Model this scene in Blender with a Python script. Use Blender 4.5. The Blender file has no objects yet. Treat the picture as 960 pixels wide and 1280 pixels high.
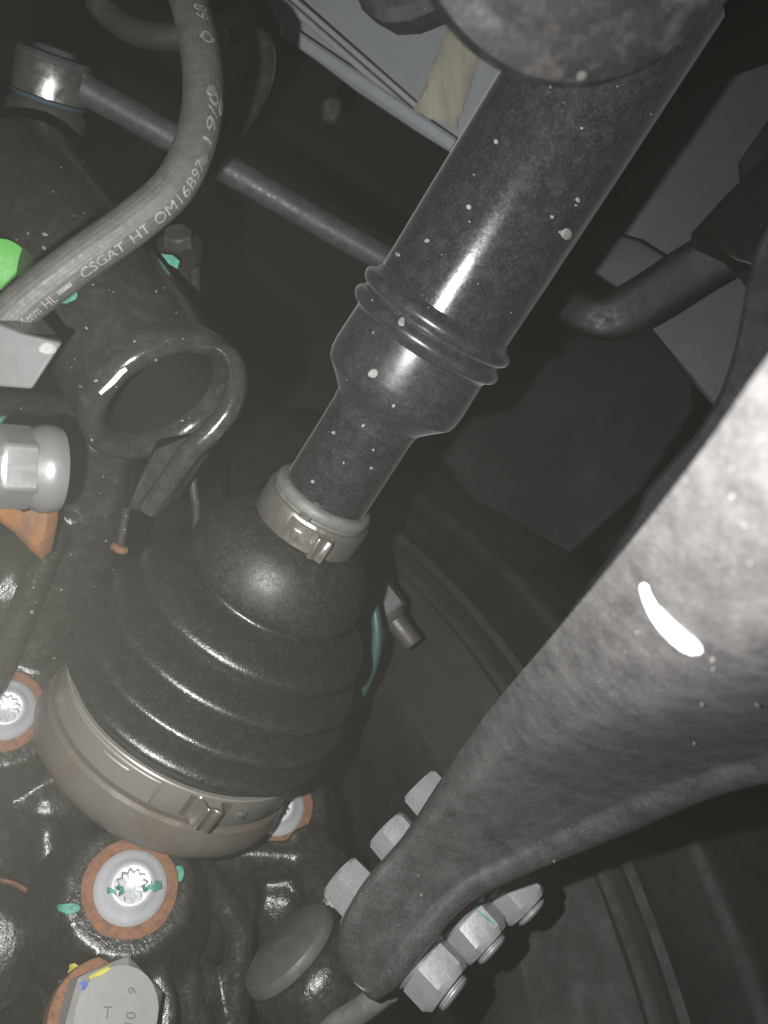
import bpy, bmesh, math, random
from mathutils import Vector, Matrix
from mathutils.bvhtree import BVHTree

S = bpy.context.scene
C = S.collection
# ------------------------------------------------------------------ camera
CAMZ = 0.45
F = 1000.0                                   # focal length in photo pixels (960 x 1280)
cd = bpy.data.cameras.new('camera'); cam = bpy.data.objects.new('camera', cd); C.objects.link(cam)
cam.location = (0, 0, CAMZ); cam.rotation_euler = (math.radians(90), 0, 0)
cd.sensor_fit = 'VERTICAL'; cd.sensor_height = 36; cd.sensor_width = 27
cd.lens = F / 1280 * 36
cd.clip_start = 0.004; cd.clip_end = 20
cd.dof.use_dof = True; cd.dof.focus_distance = 0.27; cd.dof.aperture_fstop = 22
S.camera = cam
# ------------------------------------------------------------------ world and the phone's lamp
w = bpy.data.worlds.new('World'); S.world = w; w.use_nodes = True
w.node_tree.nodes['Background'].inputs[0].default_value = (0.75, 0.85, 1, 1)
w.node_tree.nodes['Background'].inputs[1].default_value = 0.012
ld = bpy.data.lights.new('phone_flash', 'SPOT'); ld.spot_size = math.radians(165); ld.spot_blend = .25; ld.shadow_soft_size = 0.0025
ld.energy = 4.3; ld.color = (1.0, 0.985, 0.975)
flash = bpy.data.objects.new('phone_flash', ld); C.objects.link(flash)
flash.location = (-0.035, 0.040, CAMZ - 0.009); flash.rotation_euler = (math.radians(90), 0, math.radians(-10))
S.view_settings.view_transform = 'Standard'; S.view_settings.look = 'None'
S.view_settings.exposure = 0; S.view_settings.gamma = 1
S.cycles.use_denoising = True
S.cycles.volume_bounces = 0
S.cycles.max_bounces = 4; S.cycles.diffuse_bounces = 2; S.cycles.glossy_bounces = 2
S.cycles.sample_clamp_indirect = 4

# ------------------------------------------------------------------ helpers
def P(x, y, d):
    """a point d millimetres deep that the photograph shows at pixel x, y"""
    d *= 0.001
    return Vector(((x - 480) / F * d, d, CAMZ - (y - 640) / F * d))
def pix(p):
    return ((p.x / p.y) * F + 480, 640 - (p.z - CAMZ) / p.y * F)
CAM = Vector((0, 0, CAMZ))
def frame(o, z, xhint=None):
    """matrix with origin o and local z along z"""
    z = z.normalized()
    xh = xhint if xhint is not None else (Vector((0, 0, 1)) if abs(z.z) < .9 else Vector((1, 0, 0)))
    x = (xh - z * xh.dot(z)).normalized(); y = z.cross(x)
    m = Matrix((x, y, z)).transposed().to_4x4(); m.translation = o
    return m
def crom(pts, n):
    """Catmull-Rom through tuples/vectors"""
    pts = [Vector(p) for p in pts]; out = []
    for i in range(len(pts) - 1):
        a = pts[max(i - 1, 0)]; b = pts[i]; c = pts[i + 1]; d = pts[min(i + 2, len(pts) - 1)]
        for k in range(n):
            t = k / n
            out.append(0.5 * ((2 * b) + (c - a) * t + (2 * a - 5 * b + 4 * c - d) * t * t + (3 * b - a - 3 * c + d) * t ** 3))
    out.append(pts[-1]); return out

def prop(o, label=None, cat=None, group=None, kind=None):
    if label: o['label'] = label
    if cat: o['category'] = cat
    if group: o['group'] = group
    if kind: o['kind'] = kind
    return o
def thing(name, label, cat, m, group=None):
    o = bpy.data.objects.new(name, None); C.objects.link(o)
    if isinstance(m, Vector): m = Matrix.Translation(m)
    o.matrix_world = m; o.empty_display_size = 0.005
    o['_inv'] = [v for r in m.inverted() for v in r]
    return prop(o, label, cat, group)
def inv_of(o):
    v = list(o['_inv']); return Matrix([v[i * 4:i * 4 + 4] for i in range(4)])

class MB:
    def __init__(s): s.v = []; s.f = []
    def add(s, v, f):
        n = len(s.v); s.v += [Vector(p) for p in v]; s.f += [[i + n for i in q] for q in f]; return s
    def lathe(s, prof, m, seg=64, a0=0, a1=2 * math.pi):
        """prof: (z, r) pairs along local z"""
        full = abs(a1 - a0 - 2 * math.pi) < 1e-6
        n = seg if full else seg + 1; v = []; f = []
        for z, r in prof:
            for k in range(n):
                a = a0 + (a1 - a0) * k / seg
                v.append(m @ Vector((r * math.cos(a), r * math.sin(a), z)))
        for i in range(len(prof) - 1):
            for k in range(seg):
                k2 = (k + 1) % n
                f.append((i * n + k, i * n + k2, (i + 1) * n + k2, (i + 1) * n + k))
        return s.add(v, f)
    def tube(s, path, rad, seg=20, cap=True):
        path = [Vector(p) for p in path]; N = len(path); v = []; f = []
        up = None
        for i, p in enumerate(path):
            t = (path[min(i + 1, N - 1)] - path[max(i - 1, 0)]).normalized()
            if up is None: up = t.orthogonal().normalized()
            up = (up - t * up.dot(t)).normalized(); b = t.cross(up)
            r = rad[i] if isinstance(rad, (list, tuple)) else rad
            for k in range(seg):
                a = 2 * math.pi * k / seg
                v.append(p + (up * math.cos(a) + b * math.sin(a)) * r)
        for i in range(N - 1):
            for k in range(seg):
                f.append((i * seg + k, i * seg + (k + 1) % seg, (i + 1) * seg + (k + 1) % seg, (i + 1) * seg + k))
        if cap: f.append(list(range(seg))[::-1]); f.append(list(range((N - 1) * seg, N * seg)))
        return s.add(v, f)
    def rings(s, rings, closed=True, cap=True):
        n = len(rings[0]); v = [p for r in rings for p in r]; f = []
        for i in range(len(rings) - 1):
            for k in range(n if closed else n - 1):
                f.append((i * n + k, i * n + (k + 1) % n, (i + 1) * n + (k + 1) % n, (i + 1) * n + k))
        if cap and closed: f.append(list(range(n))[::-1]); f.append(list(range((len(rings) - 1) * n, len(rings) * n)))
        return s.add(v, f)
    def plate(s, poly, th, bevel=0.0):
        """a solid plate: polygon of world points, thickness th away from the camera"""
        poly = [Vector(p) for p in poly]; n = Vector()
        for i in range(len(poly)): n += poly[i].cross(poly[(i + 1) % len(poly)])
        n.normalize(); c = sum(poly, Vector()) / len(poly)
        if n.dot(c - CAM) < 0: n = -n
        if bevel:
            ins = []
            for i, p in enumerate(poly):
                a = (poly[i - 1] - p).normalized(); b = (poly[(i + 1) % len(poly)] - p).normalized()
                q = a + b; ins.append(p + (q.normalized() * bevel * 1.2 if q.length > .05 else (c - p).normalized() * bevel))
            return s.rings([ins, [p + n * bevel for p in poly], [p + n * th for p in poly]])
        return s.rings([poly, [p + n * th for p in poly]])
    def hexprism(s, m, R, z0, z1, ch=0.0, seg=6, rot=0, chb=0.0):
        def ring(r, z, circ=False):
            return [m @ Vector((r * math.cos(2 * math.pi * k / 24 + rot), r * math.sin(2 * math.pi * k / 24 + rot), z)) for k in range(24)]
        def hexr(z, cap_r):
            out = []
            for k in range(24):
                a = 2 * math.pi * k / 24; b = (a % (math.pi / 3)) - math.pi / 6
                r = min(R * math.cos(math.pi / 6) / math.cos(b), cap_r)
                out.append(m @ Vector((r * math.cos(a + rot), r * math.sin(a + rot), z)))
            return out
        rs = []
        ap = R * math.cos(math.pi / 6)
        if chb: rs += [ring(ap * .97, z0), hexr(z0 + chb, R * .985)]
        else: rs.append(hexr(z0, R))
        if ch: rs += [hexr(z1 - ch, R * .985), ring(ap * .93, z1)]
        else: rs.append(hexr(z1, R))
        return s.rings(rs)
    def build(s, name, mat, parent=None, smooth=40, kind=None, at=None):
        me = bpy.data.meshes.new(name)
        if parent is not None:
            inv = inv_of(parent) if '_inv' in parent else Matrix.Translation(-parent.matrix_world.translation)
        else:
            o0 = at if at is not None else sum(s.v, Vector()) / len(s.v)
            inv = Matrix.Translation(-o0)
        me.from_pydata([inv @ p for p in s.v], [], s.f); me.update()
        bm = bmesh.new(); bm.from_mesh(me); bmesh.ops.recalc_face_normals(bm, faces=bm.faces); bm.to_mesh(me); bm.free()
        me.materials.append(mat)
        if smooth:
            me.polygons.foreach_set('use_smooth', [True] * len(me.polygons))
            me.set_sharp_from_angle(angle=math.radians(smooth))
        o = bpy.data.objects.new(name, me); C.objects.link(o)
        o['_inv'] = [v for r in inv for v in r]
        if parent is not None: o.parent = parent
        else: o.location = o0
        if kind: o['kind'] = kind
        # bvh in world space for marks laid on the surface
        BV[o.name] = BVHTree.FromPolygons(s.v, s.f)
        return o
BV = {}
def cast(objs, x, y):
    d = (P(x, y, 1000) - CAM).normalized(); best = None
    for o in objs:
        h = BV[o.name].ray_cast(CAM, d)
        if h[0] is not None and (best is None or h[3] < best[3]): best = h
    if best is None: return None
    n = best[1] if best[1].dot(d) < 0 else -best[1]
    return best[0], n
def blob(x, y, rx, ry=None, ang=0, n=12, jit=.15, rnd=random):
    ry = ry or rx; out = []
    for k in range(n):
        a = 2 * math.pi * k / n; j = 1 + rnd.uniform(-jit, jit)
        u, v = rx * j * math.cos(a), ry * j * math.sin(a); ca, sa = math.cos(ang), math.sin(ang)
        out.append((x + u * ca - v * sa, y + u * sa + v * ca))
    return out
def stroke(pts, wid):
    pts = [Vector((p[0], p[1])) for p in pts]; L = []; R = []
    for i, p in enumerate(pts):
        t = (pts[min(i + 1, len(pts) - 1)] - pts[max(i - 1, 0)]).normalized(); n = Vector((-t.y, t.x))
        k = i / (len(pts) - 1); wv = wid * (0.55 + .45 * math.sin(math.pi * min(max(k, .08), .92)))
        L.append(p + n * wv / 2); R.append(p - n * wv / 2)
    return [tuple(p) for p in L + R[::-1]]
def mark(mb, objs, poly, off=0.0002):
    """a thin film of paint on whatever surface lies there"""
    cx = sum(p[0] for p in poly) / len(poly); cy = sum(p[1] for p in poly) / len(poly)
    lev = [0.0, .5, .85, 1.0]; v = []; ok = True
    h = cast(objs, cx, cy)
    if h is None: return
    v.append(h[0] + h[1] * off)
    for l in lev[1:]:
        for p in poly:
            h = cast(objs, cx + (p[0] - cx) * l, cy + (p[1] - cy) * l)
            if h is None: return
            v.append(h[0] + h[1] * (off if l < .99 else off * .1))
    n = len(poly); f = [(0, 1 + k, 1 + (k + 1) % n) for k in range(n)]
    for j in range(2):
        for k in range(n):
            f.append((1 + j * n + k, 1 + (j + 1) * n + k, 1 + (j + 1) * n + (k + 1) % n, 1 + j * n + (k + 1) % n))
    mb.add(v, f)

# ------------------------------------------------------------------ materials
def mat(name, col, rough=.5, metal=0.0, spec=.5, dust=None, dust_amt=.0, dust_lo=.45, dust_hi=.75, dscale=60, fine=0.0,
        speck=0.0, sscale=260, srad=.14, scol=(.55, .54, .5), bump=0.0, bscale=500, coat=0.0, rvar=.15, tint=None, tint_amt=0, tscale=40,
        streak=None, bump2=0.0, b2scale=60, sheen=0.0):
    m = bpy.data.materials.new(name); m.use_nodes = True; nt = m.node_tree; N = nt.nodes; L = nt.links
    b = N['Principled BSDF']; tc = N.new('ShaderNodeTexCoord'); co = tc.outputs['Object']
    if streak:
        mp = N.new('ShaderNodeMapping'); mp.inputs['Scale'].default_value = streak; L.new(co, mp.inputs[0]); cs = mp.outputs[0]
    else: cs = co
    def noise(sc, det=4, rg=.6, c=None):
        n = N.new('ShaderNodeTexNoise'); n.inputs['Scale'].default_value = sc; n.inputs['Detail'].default_value = det
        n.inputs['Roughness'].default_value = rg; L.new(c or co, n.inputs['Vector']); return n.outputs['Fac']
    def ramp(fac, lo, hi, a=0., bb=1.):
        r = N.new('ShaderNodeMapRange'); r.inputs[1].default_value = lo; r.inputs[2].default_value = hi
        r.inputs[3].default_value = a; r.inputs[4].default_value = bb; L.new(fac, r.inputs[0]); return r.outputs[0]
    def mix(fac, a, bcol):
        x = N.new('ShaderNodeMix'); x.data_type = 'RGBA'
        if isinstance(fac, (int, float)): x.inputs[0].default_value = fac
        else: L.new(fac, x.inputs[0])
        for s_, c_ in ((6, a), (7, bcol)):
            if isinstance(c_, tuple): x.inputs[s_].default_value = (*c_, 1)
            else: L.new(c_, x.inputs[s_])
        return x.outputs[2]
    def math_(op, a, c_):
        x = N.new('ShaderNodeMath'); x.operation = op
        for i, q in enumerate((a, c_)):
            if isinstance(q, (int, float)): x.inputs[i].default_value = q
            else: L.new(q, x.inputs[i])
        return x.outputs[0]
    cur = col
    if tint: cur = mix(ramp(noise(tscale, 5, .65), .42, .7, 0, tint_amt), cur, tint)
    dfac = None
    if dust:
        dfac = ramp(noise(dscale, 6, .68, cs), dust_lo, dust_hi, 0, dust_amt)
        if fine:
            dfac = math_('ADD', dfac, ramp(noise(1400, 3, .7), .5, .8, 0, fine)); 
            dfac = math_('MINIMUM', dfac, 1.0)
        cur = mix(dfac, cur, dust)
    hs = None
    if speck:
        vo = N.new('ShaderNodeTexVoronoi'); vo.inputs['Scale'].default_value = sscale; L.new(co, vo.inputs['Vector'])
        sep = N.new('ShaderNodeSeparateColor'); L.new(vo.outputs['Color'], sep.inputs[0])
        rr = ramp(sep.outputs[1], 0, 1, srad * .35, srad)
        inside = ramp(math_('SUBTRACT', rr, vo.outputs['Distance']), 0, .03)
        keep = ramp(sep.outputs[0], 1 - speck, 1 - speck + .02)
        hs = math_('MULTIPLY', inside, keep)
        cur = mix(hs, cur, scol)
    if isinstance(cur, tuple): b.inputs['Base Color'].default_value = (*cur, 1)
    else: L.new(cur, b.inputs['Base Color'])
    r = ramp(noise(dscale * 2.3, 5, .7), .3, .7, max(rough - rvar, .03), min(rough + rvar, 1))
    if dfac is not None: r = math_('MINIMUM', math_('ADD', r, math_('MULTIPLY', dfac, .2)), 1.0)
    L.new(r, b.inputs['Roughness'])
    b.inputs['Metallic'].default_value = metal; b.inputs['Specular IOR Level'].default_value = spec
    b.inputs['Sheen Weight'].default_value = sheen; b.inputs['Sheen Roughness'].default_value = .35; b.inputs['Coat Weight'].default_value = coat; b.inputs['Coat Roughness'].default_value = .15
    if bump or bump2:
        h = math_('MULTIPLY', noise(bscale, 4, .6), bump)
        if bump2: h = math_('ADD', h, math_('MULTIPLY', noise(b2scale, 4, .6), bump2))
        if hs is not None: h = math_('ADD', h, math_('MULTIPLY', hs, .1))
        bp = N.new('ShaderNodeBump'); bp.inputs['Distance'].default_value = .001; bp.inputs['Strength'].default_value = 1
        L.new(h, bp.inputs['Height']); L.new(bp.outputs[0], b.inputs['Normal'])
    return m
DUST = (.20, .195, .18)
M = {}
M['tube'] = mat('painted_tube', (.012, .013, .014), .18, dust=(.16, .16, .158), dust_amt=.13, dust_lo=.42, dust_hi=.8, dscale=300, fine=.22, speck=.10, sscale=1000, srad=.14, scol=(.2, .2, .195), bump=.015, bscale=1200, rvar=.05, sheen=.10)
M['sleeve'] = mat('rubber_sleeve', (.016, .017, .018), .28, dust=(.16, .16, .157), dust_amt=.14, dust_lo=.42, dust_hi=.8, dscale=280, fine=.22, speck=.10, sscale=1000, srad=.14, scol=(.2, .2, .195), bump=.015, bscale=1200, rvar=.06, sheen=.10)
M['boot'] = mat('greasy_rubber_boot', (.009, .009, .0088), .29, dust=(.13, .125, .105), dust_amt=.14, dust_lo=.48, dust_hi=.78, dscale=260, fine=.22, speck=.22, sscale=1000, srad=.16, scol=(.24, .23, .18), bump=.17, bscale=1200, spec=.75, rvar=.1)
M['bootdull'] = mat('dusty_rubber_shoulder', (.010, .010, .0097), .46, dust=(.13, .126, .11), dust_amt=.16, dust_lo=.48, dust_hi=.78, dscale=260, fine=.26, speck=.22, sscale=1000, srad=.16, scol=(.22, .21, .18), bump=.08, bscale=1200, spec=.38, rvar=.12)
M['neck'] = mat('dusty_boot_neck', (.10, .10, .095), .5, dust=DUST, dust_amt=.6, dscale=150, bump=.05)
M['clamp'] = mat('clamp_steel', (.46, .44, .40), .26, metal=.85, dust=(.26, .245, .21), dust_amt=.5, dust_lo=.42, dust_hi=.7, dscale=200, fine=.25, bump=.12, bscale=600, rvar=.08)
M['bigclamp'] = mat('dull_clamp_steel', (.23, .222, .20), .40, metal=.3, dust=(.20, .192, .17), dust_amt=.5, dscale=160, fine=.25, bump=.05, bscale=900, rvar=.08)
M['housing'] = mat('housing_steel', (.115, .11, .098), .36, metal=.15, dust=(.15, .142, .125), dust_amt=.5, dscale=110, tint=(.13, .06, .04), tint_amt=.5, tscale=38, bump=.03, rvar=.08)
M['cast'] = mat('painted_cast_iron', (.014, .014, .0125), .24, dust=(.13, .125, .105), dust_amt=.26, dust_lo=.47, dust_hi=.8, dscale=200, fine=.2, speck=.10, sscale=900, srad=.15, scol=(.22, .21, .18), bump=.18, bscale=800, bump2=.2, b2scale=260)
M['gloss'] = mat('gloss_black_paint', (.022, .022, .020), .2, dust=(.17, .165, .145), dust_amt=.22, dust_lo=.48, dust_hi=.8, dscale=160, fine=.2, speck=.10, sscale=800, srad=.15, scol=(.32, .31, .28), bump=.10, bscale=350, coat=.2, rvar=.08)
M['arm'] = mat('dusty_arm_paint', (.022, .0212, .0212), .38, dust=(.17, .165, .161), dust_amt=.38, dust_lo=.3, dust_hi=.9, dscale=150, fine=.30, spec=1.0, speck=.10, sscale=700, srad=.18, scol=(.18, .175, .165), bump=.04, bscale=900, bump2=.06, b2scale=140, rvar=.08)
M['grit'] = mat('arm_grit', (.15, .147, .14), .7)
M['flank'] = mat('arm_flank_shaded', (.014, .014, .014), .5, dust=(.05, .05, .049), dust_amt=.3, dscale=160, speck=.08, sscale=800, scol=(.16, .16, .15), bump=.1, bscale=500, spec=.3)
M['zinc'] = mat('zinc_plating', (.30, .305, .31), .38, metal=.4, dust=(.24, .236, .228), dust_amt=.6, dust_lo=.35, dust_hi=.7, dscale=300, speck=.2, sscale=1100, srad=.16, scol=(.06, .055, .05), bump=.06, bscale=900)
M['alu'] = mat('cast_aluminium', (.16, .16, .16), .40, metal=.3, dust=(.145, .143, .138), dust_amt=.4, dscale=160, speck=.05, sscale=600, srad=.16, bump=.05, bscale=700, rvar=.08)
M['silver'] = mat('bright_bolt_steel', (.50, .51, .53), .30, metal=.3, dust=(.36, .37, .38), dust_amt=.4, dscale=180, bump=.05, bscale=600, rvar=.08)
M['dullbolt'] = mat('dull_bolt_grey', (.26, .26, .245), .5, metal=.1, dust=(.20, .195, .18), dust_amt=.5, dscale=160, fine=.2, bump=.05, bscale=700)
M['rust'] = mat('rust_coating', (.20, .098, .055), .8, dust=(.10, .062, .045), dust_amt=.8, dust_lo=.44, dust_hi=.62, dscale=330, bump=.2, bscale=1000, spec=.2)
M['copper'] = mat('copper_rust', (.36, .15, .05), .5, dust=(.13, .085, .06), dust_amt=.8, dust_lo=.42, dust_hi=.62, dscale=90, bump=.05, bscale=400)
M['hose'] = mat('ribbed_hose_rubber', (.050, .050, .047), .6, dust=(.13, .127, .118), dust_amt=.4, dust_lo=.4, dust_hi=.8, dscale=220, fine=.25, bump=.05, bscale=900)
M['print'] = mat('hose_print', (.22, .22, .213), .7, dust=(.09, .09, .086), dust_amt=.8, dust_lo=.42, dust_hi=.62, dscale=700)
M['rod'] = mat('rod_coating', (.040, .050, .048), .5, dust=(.12, .135, .128), dust_amt=.5, dscale=160, fine=.2, bump=.05)
M['steelring'] = mat('bare_ring_steel', (.50, .49, .46), .28, metal=.9, dust=(.14, .13, .11), dust_amt=.4, dscale=80)
M['rubber'] = mat('dull_rubber', (.030, .030, .026), .6, dust=(.10, .10, .075), dust_amt=.4, dscale=120, bump=.05)
M['blue'] = mat('blue_seal_ring', (.04, .075, .11), .5)
M['tyre'] = mat('tyre_rubber', (.006, .0062, .0063), .68, dust=(.028, .0275, .0265), dust_amt=.6, dust_lo=.4, dust_hi=.72, dscale=34, fine=.15, bump=.06, bscale=500, spec=.3, tint=(.04, .034, .028), tint_amt=.4, tscale=9)
M['panel'] = mat('grey_body_paint', (.42, .452, .48), .38, dust=(.34, .364, .39), dust_amt=.5, dscale=60, speck=.03, sscale=300, bump=.02, bscale=500)
M['apron'] = mat('apron_body_paint', (.058, .063, .073), .5, dust=(.042, .046, .054), dust_amt=.6, dscale=60, bump=.08, bscale=350, spec=.35)
M['steelstrip'] = mat('flange_strip', (.55, .56, .58), .35, metal=.2, dust=(.3, .3, .3), dust_amt=.4, dscale=60)
M['sealer'] = mat('seam_sealer', (.62, .60, .47), .6, dust=(.34, .33, .28), dust_amt=.6, dust_lo=.4, dust_hi=.65, dscale=60, streak=(2.5, 2.5, .4), bump=.5, bscale=140)
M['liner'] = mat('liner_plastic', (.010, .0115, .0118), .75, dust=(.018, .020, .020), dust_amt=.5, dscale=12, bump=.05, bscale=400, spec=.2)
M['liner2'] = mat('liner_plate', (.007, .0083, .0095), .7, dust=(.010, .0118, .0132), dust_amt=.5, dscale=14, spec=.2)
M['near'] = mat('dusty_rubber_bush', (.005, .005, .005), .6, dust=(.020, .018, .017), dust_amt=.9, dust_lo=.5, dust_hi=.64, dscale=170, speck=.14, sscale=190, srad=.2, scol=(.045, .043, .042), bump=.2, bscale=300, spec=.2)
M['green'] = mat('green_sticker', (.075, .31, .055), .6, dust=(.10, .28, .08), dust_amt=.4, dscale=200)
M['teal'] = mat('teal_paint_pen', (.06, .28, .20), .6, dust=(.06, .12, .09), dust_amt=.8, dust_lo=.45, dust_hi=.65, dscale=500)
M['yellow'] = mat('yellow_paint_pen', (.50, .46, .09), .6, dust=(.25, .24, .08), dust_amt=.5, dscale=300)
M['bluepaint'] = mat('blue_paint_pen', (.07, .13, .36), .6)
M['white'] = mat('flat_white', (.80, .80, .79), .5)
M['chip'] = mat('pale_chip', (.22, .216, .205), .7, dust=(.10, .10, .092), dust_amt=.6, dscale=400)
M['tealwire'] = mat('teal_wire_sleeve', (.025, .075, .07), .5)
M['cable'] = mat('cable_sheath', (.028, .028, .028), .4, speck=.2, sscale=900, srad=.2)
M['rubberface'] = mat('worn_grey_rubber', (.07, .07, .066), .5, dust=(.12, .12, .11), dust_amt=.5, dscale=140, fine=.2, bump=.05)
M['bracket'] = mat('bracket_paint', (.004, .004, .004), .46, dust=(.006, .006, .0058), dust_amt=.5, dust_lo=.45, dust_hi=.7, dscale=120, fine=.12, speck=.16, sscale=420, srad=.16, scol=(.07, .068, .062), bump=.05, bscale=300, spec=.2)
M['black'] = mat('black_plastic', (.018, .018, .018), .4, dust=(.1, .1, .1), dust_amt=.3, dscale=90)
M['plate'] = mat('shield_plate', (.11, .108, .098), .65, dust=(.17, .16, .14), dust_amt=.5, dscale=70, bump=.1, bscale=600)

# ================================================================== SETTING
rnd = random.Random(7)
liner = MB()
# a broad curved plastic shell behind everything
g = []
for j in range(0, 25):
    row = []
    for i in range(0, 33):
        x = -900 + i * 90; y = -700 + j * 110
        d = 640 - 60 * ((x - 480) / 1400) ** 2 * 0 + 10 * math.sin(i * .7) + 8 * math.sin(j * .9)
        row.append(P(x, y, d))
    g.append(row)
liner.rings(g, closed=False, cap=False)
prop(liner.build('wheel_arch_liner', M['liner']), kind='structure')
pl = MB().plate([P(585, 395, 448), P(690, 395, 438), P(815, 408, 432), P(866, 476, 428), P(868, 512, 428), P(800, 616, 432), P(705, 700, 438), P(600, 640, 448), P(540, 560, 453)], .004, .0015)
prop(pl.build('liner_plate', M['liner2']), kind='structure')
ap = MB()
# grey body panel at the top with its folded flange
ap.plate([P(300, -60, 500), P(356, 44, 492), P(445, 112, 486), P(520, 162, 480), P(575, 196, 476), P(720, 110, 462), P(800, -80, 450)], .003, .001)
body = ap.build('body_panel', M['panel']); prop(body, kind='structure')
def strip(a, b, wpx, th, name, mt, parent, da=0, db=0):
    a3, b3 = P(*a), P(*b); t = (b3 - a3).normalized(); v = ((a3 + b3) / 2 - CAM).normalized(); n = t.cross(v).normalized()
    w_ = wpx / F * a[2] * .001 / 2
    mb = MB(); pts = []
    for c in (a3, b3):
        pts.append([c + n * w_, c + n * w_ * .6 - v * th, c - n * w_ * .6 - v * th, c - n * w_, c - n * w_ + v * .004, c + n * w_ + v * .004])
    mb.rings(pts); return mb.build(name, mt, parent, smooth=30)
strip((328, -22, 478), (533, 157, 471), 8, .0010, 'flange_strip', M['steelstrip'], body)
strip((343, -22, 478), (539, 149, 471), 7, .0010, 'flange_strip', M['steelstrip'], body)
strip((352, 35, 480), (566, 181, 466), 16, .0015, 'flange_lip', M['panel'], body)
# seam sealer: a brushed-on band with ragged sides
sl = MB(); rr = []
for k in range(15):
    t = k / 14; x = 603 - 60 * t; y = -10 + 158 * t; d = 472 - 2 * t
    wv = 25 + rnd.uniform(-3, 3) + (6 if k == 14 else 0)
    rr.append([P(x - wv, y - 10, d + 1), P(x - wv * .8, y - 8, d - 2 + rnd.uniform(-.5, .5)), P(x - wv * .35, y - 4, d - 2.8 + rnd.uniform(-.5, .5)), P(x - wv * .1, y, d - 1.4), P(x + wv * .2, y + 3, d - 3 + rnd.uniform(-.6, .6)), P(x + wv * .7, y + 8, d - 2.4), P(x + wv, y + 12 + rnd.uniform(-4, 4), d + 1)])
sl.rings(rr, closed=False, cap=False)
sl.build('seam_sealer', M['sealer'], body)
ap = MB().plate([P(735, 300, 376), P(872, 118, 362), P(900, 100, 360), P(1010, 60, 356), P(1020, 560, 352), P(905, 520, 362), P(868, 478, 366), P(820, 412, 370), P(772, 356, 373)], .003, .001)
apron = ap.build('body_apron', M['apron']); prop(apron, kind='structure')
MB().plate([P(718, 322, 364), P(748, 285, 362), P(800, 300, 357), P(880, 350, 352), P(790, 368, 357)], .004, .0015).build('apron_step', M['apron'], apron)
sh = MB().plate([P(925, 200, 352), P(960, 150, 349), P(1010, 120, 346), P(1010, 250, 346), P(930, 250, 350)], .004, .001)
sh.build('apron_step', M['liner2'], apron)

# ================================================================== WHEEL
wc = P(-216, 1460, 374)
wf = frame(wc, Vector((-.45, -1, .52)))
def R_(px): return px * .000376
prof = [(-.13, R_(540)), (-.10, R_(700)), (-.045, R_(800)), (-.012, R_(860)), (.000, R_(905)), (.001, R_(918)), (.0018, R_(922)), (.0018, R_(928)), (.000, R_(934)), (-.002, R_(1000)), (-.002, R_(1024)),
        (.0006, R_(1029)), (.0008, R_(1038)), (-.001, R_(1043)), (-.003, R_(1050)), (.0010, R_(1056)), (.0014, R_(1066)), (-.006, R_(1076)), (-.020, R_(1118)), (-.021, R_(1124)), (-.0205, R_(1130)), (-.0215, R_(1138)), (-.028, R_(1146)), (-.045, R_(1190)), (-.065, R_(1225)), (-.12, R_(1240))]
wheel = thing('tyre', 'big dusty black tyre sidewall with moulded rings, behind the rubber boot', 'tyre', wf)
mb = MB().lathe([(z, r) for z, r in prof], wf, 240)
mb.build('sidewall', M['tyre'], wheel, smooth=50)
# ---

# ================================================================== DRIVE SHAFT
A1, A2 = P(642, 248, 236), P(220, 915, 316)
AX = (A1 - A2).normalized()              # towards the gearbox, up right
LEN = (A1 - A2).length
u0 = Vector((-422, 667)).normalized()
def s_of(q):
    """distance along the axis (from A2 towards A1) of the point shown q photo pixels below A1's pixel"""
    lo, hi = -.3, .6
    for _ in range(50):
        mid = (lo + hi) / 2; x, y = pix(A2 + AX * mid)
        qq = (x - 642) * u0.x + (y - 248) * u0.y
        if qq > q: lo = mid
        else: hi = mid
    return (lo + hi) / 2
SF = frame(A2, AX, Vector((1, 0, 0)))
JX = Vector((.54 * math.cos(math.radians(11.5)), -math.sin(math.radians(11.5)), .84 * math.cos(math.radians(11.5)))).normalized()   # the joint is bent: its cup leans less towards us
S_B = s_of(486)
def SP(r, a, s):
    k = min(max(s / S_B, 0), 1); k = k * k * (3 - 2 * k)
    m = frame(A2 + (AX if s > 0 else JX) * s, JX.lerp(AX, k), Vector((1, 0, 0)))
    return m @ Vector((r * math.cos(a), r * math.sin(a), 0))
def bent(prof_, seg):
    mb = MB(); return mb.rings([[SP(r, 2 * math.pi * k / seg, z) for k in range(seg)] for z, r in prof_], cap=False)
def ang_of(s, r, x, y):
    best = None
    for k in range(720):
        a = 2 * math.pi * k / 720; p = SP(r, a, s)
        n = (p - SP(0, 0, s)).normalized()
        if n.dot(p - CAM) > 0.002: continue
        u, v = pix(p); e = (u - x) ** 2 + (v - y) ** 2
        if best is None or e < best[0]: best = (e, a)
    return best[1]
shaft = thing('drive_shaft', 'black drive shaft with ribbed rubber boot, steel clamps and round joint housing', 'drive shaft', SF)
mm = .001
def prof(pts, n=1):
    pp = [(s_of(q), r * mm * (.236 + .080 * q / 790) / (.255 + .063 * q / 790)) for q, r in pts]
    return [(p[0], p[1]) for p in crom([(a, b, 0) for a, b in pp], n)] if n > 1 else pp
tube_o = MB().lathe(prof([(-330, 24.6), (-100, 24.6), (60, 24.6), (176, 24.5)]), SF, 96).build('shaft_tube', M['tube'], shaft)
bead = []
for zc, rc in ((178, 25.2), (197, 25.2)):
    pass
sl1, sl2 = s_of(174), s_of(199)
c_ = .947
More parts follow.
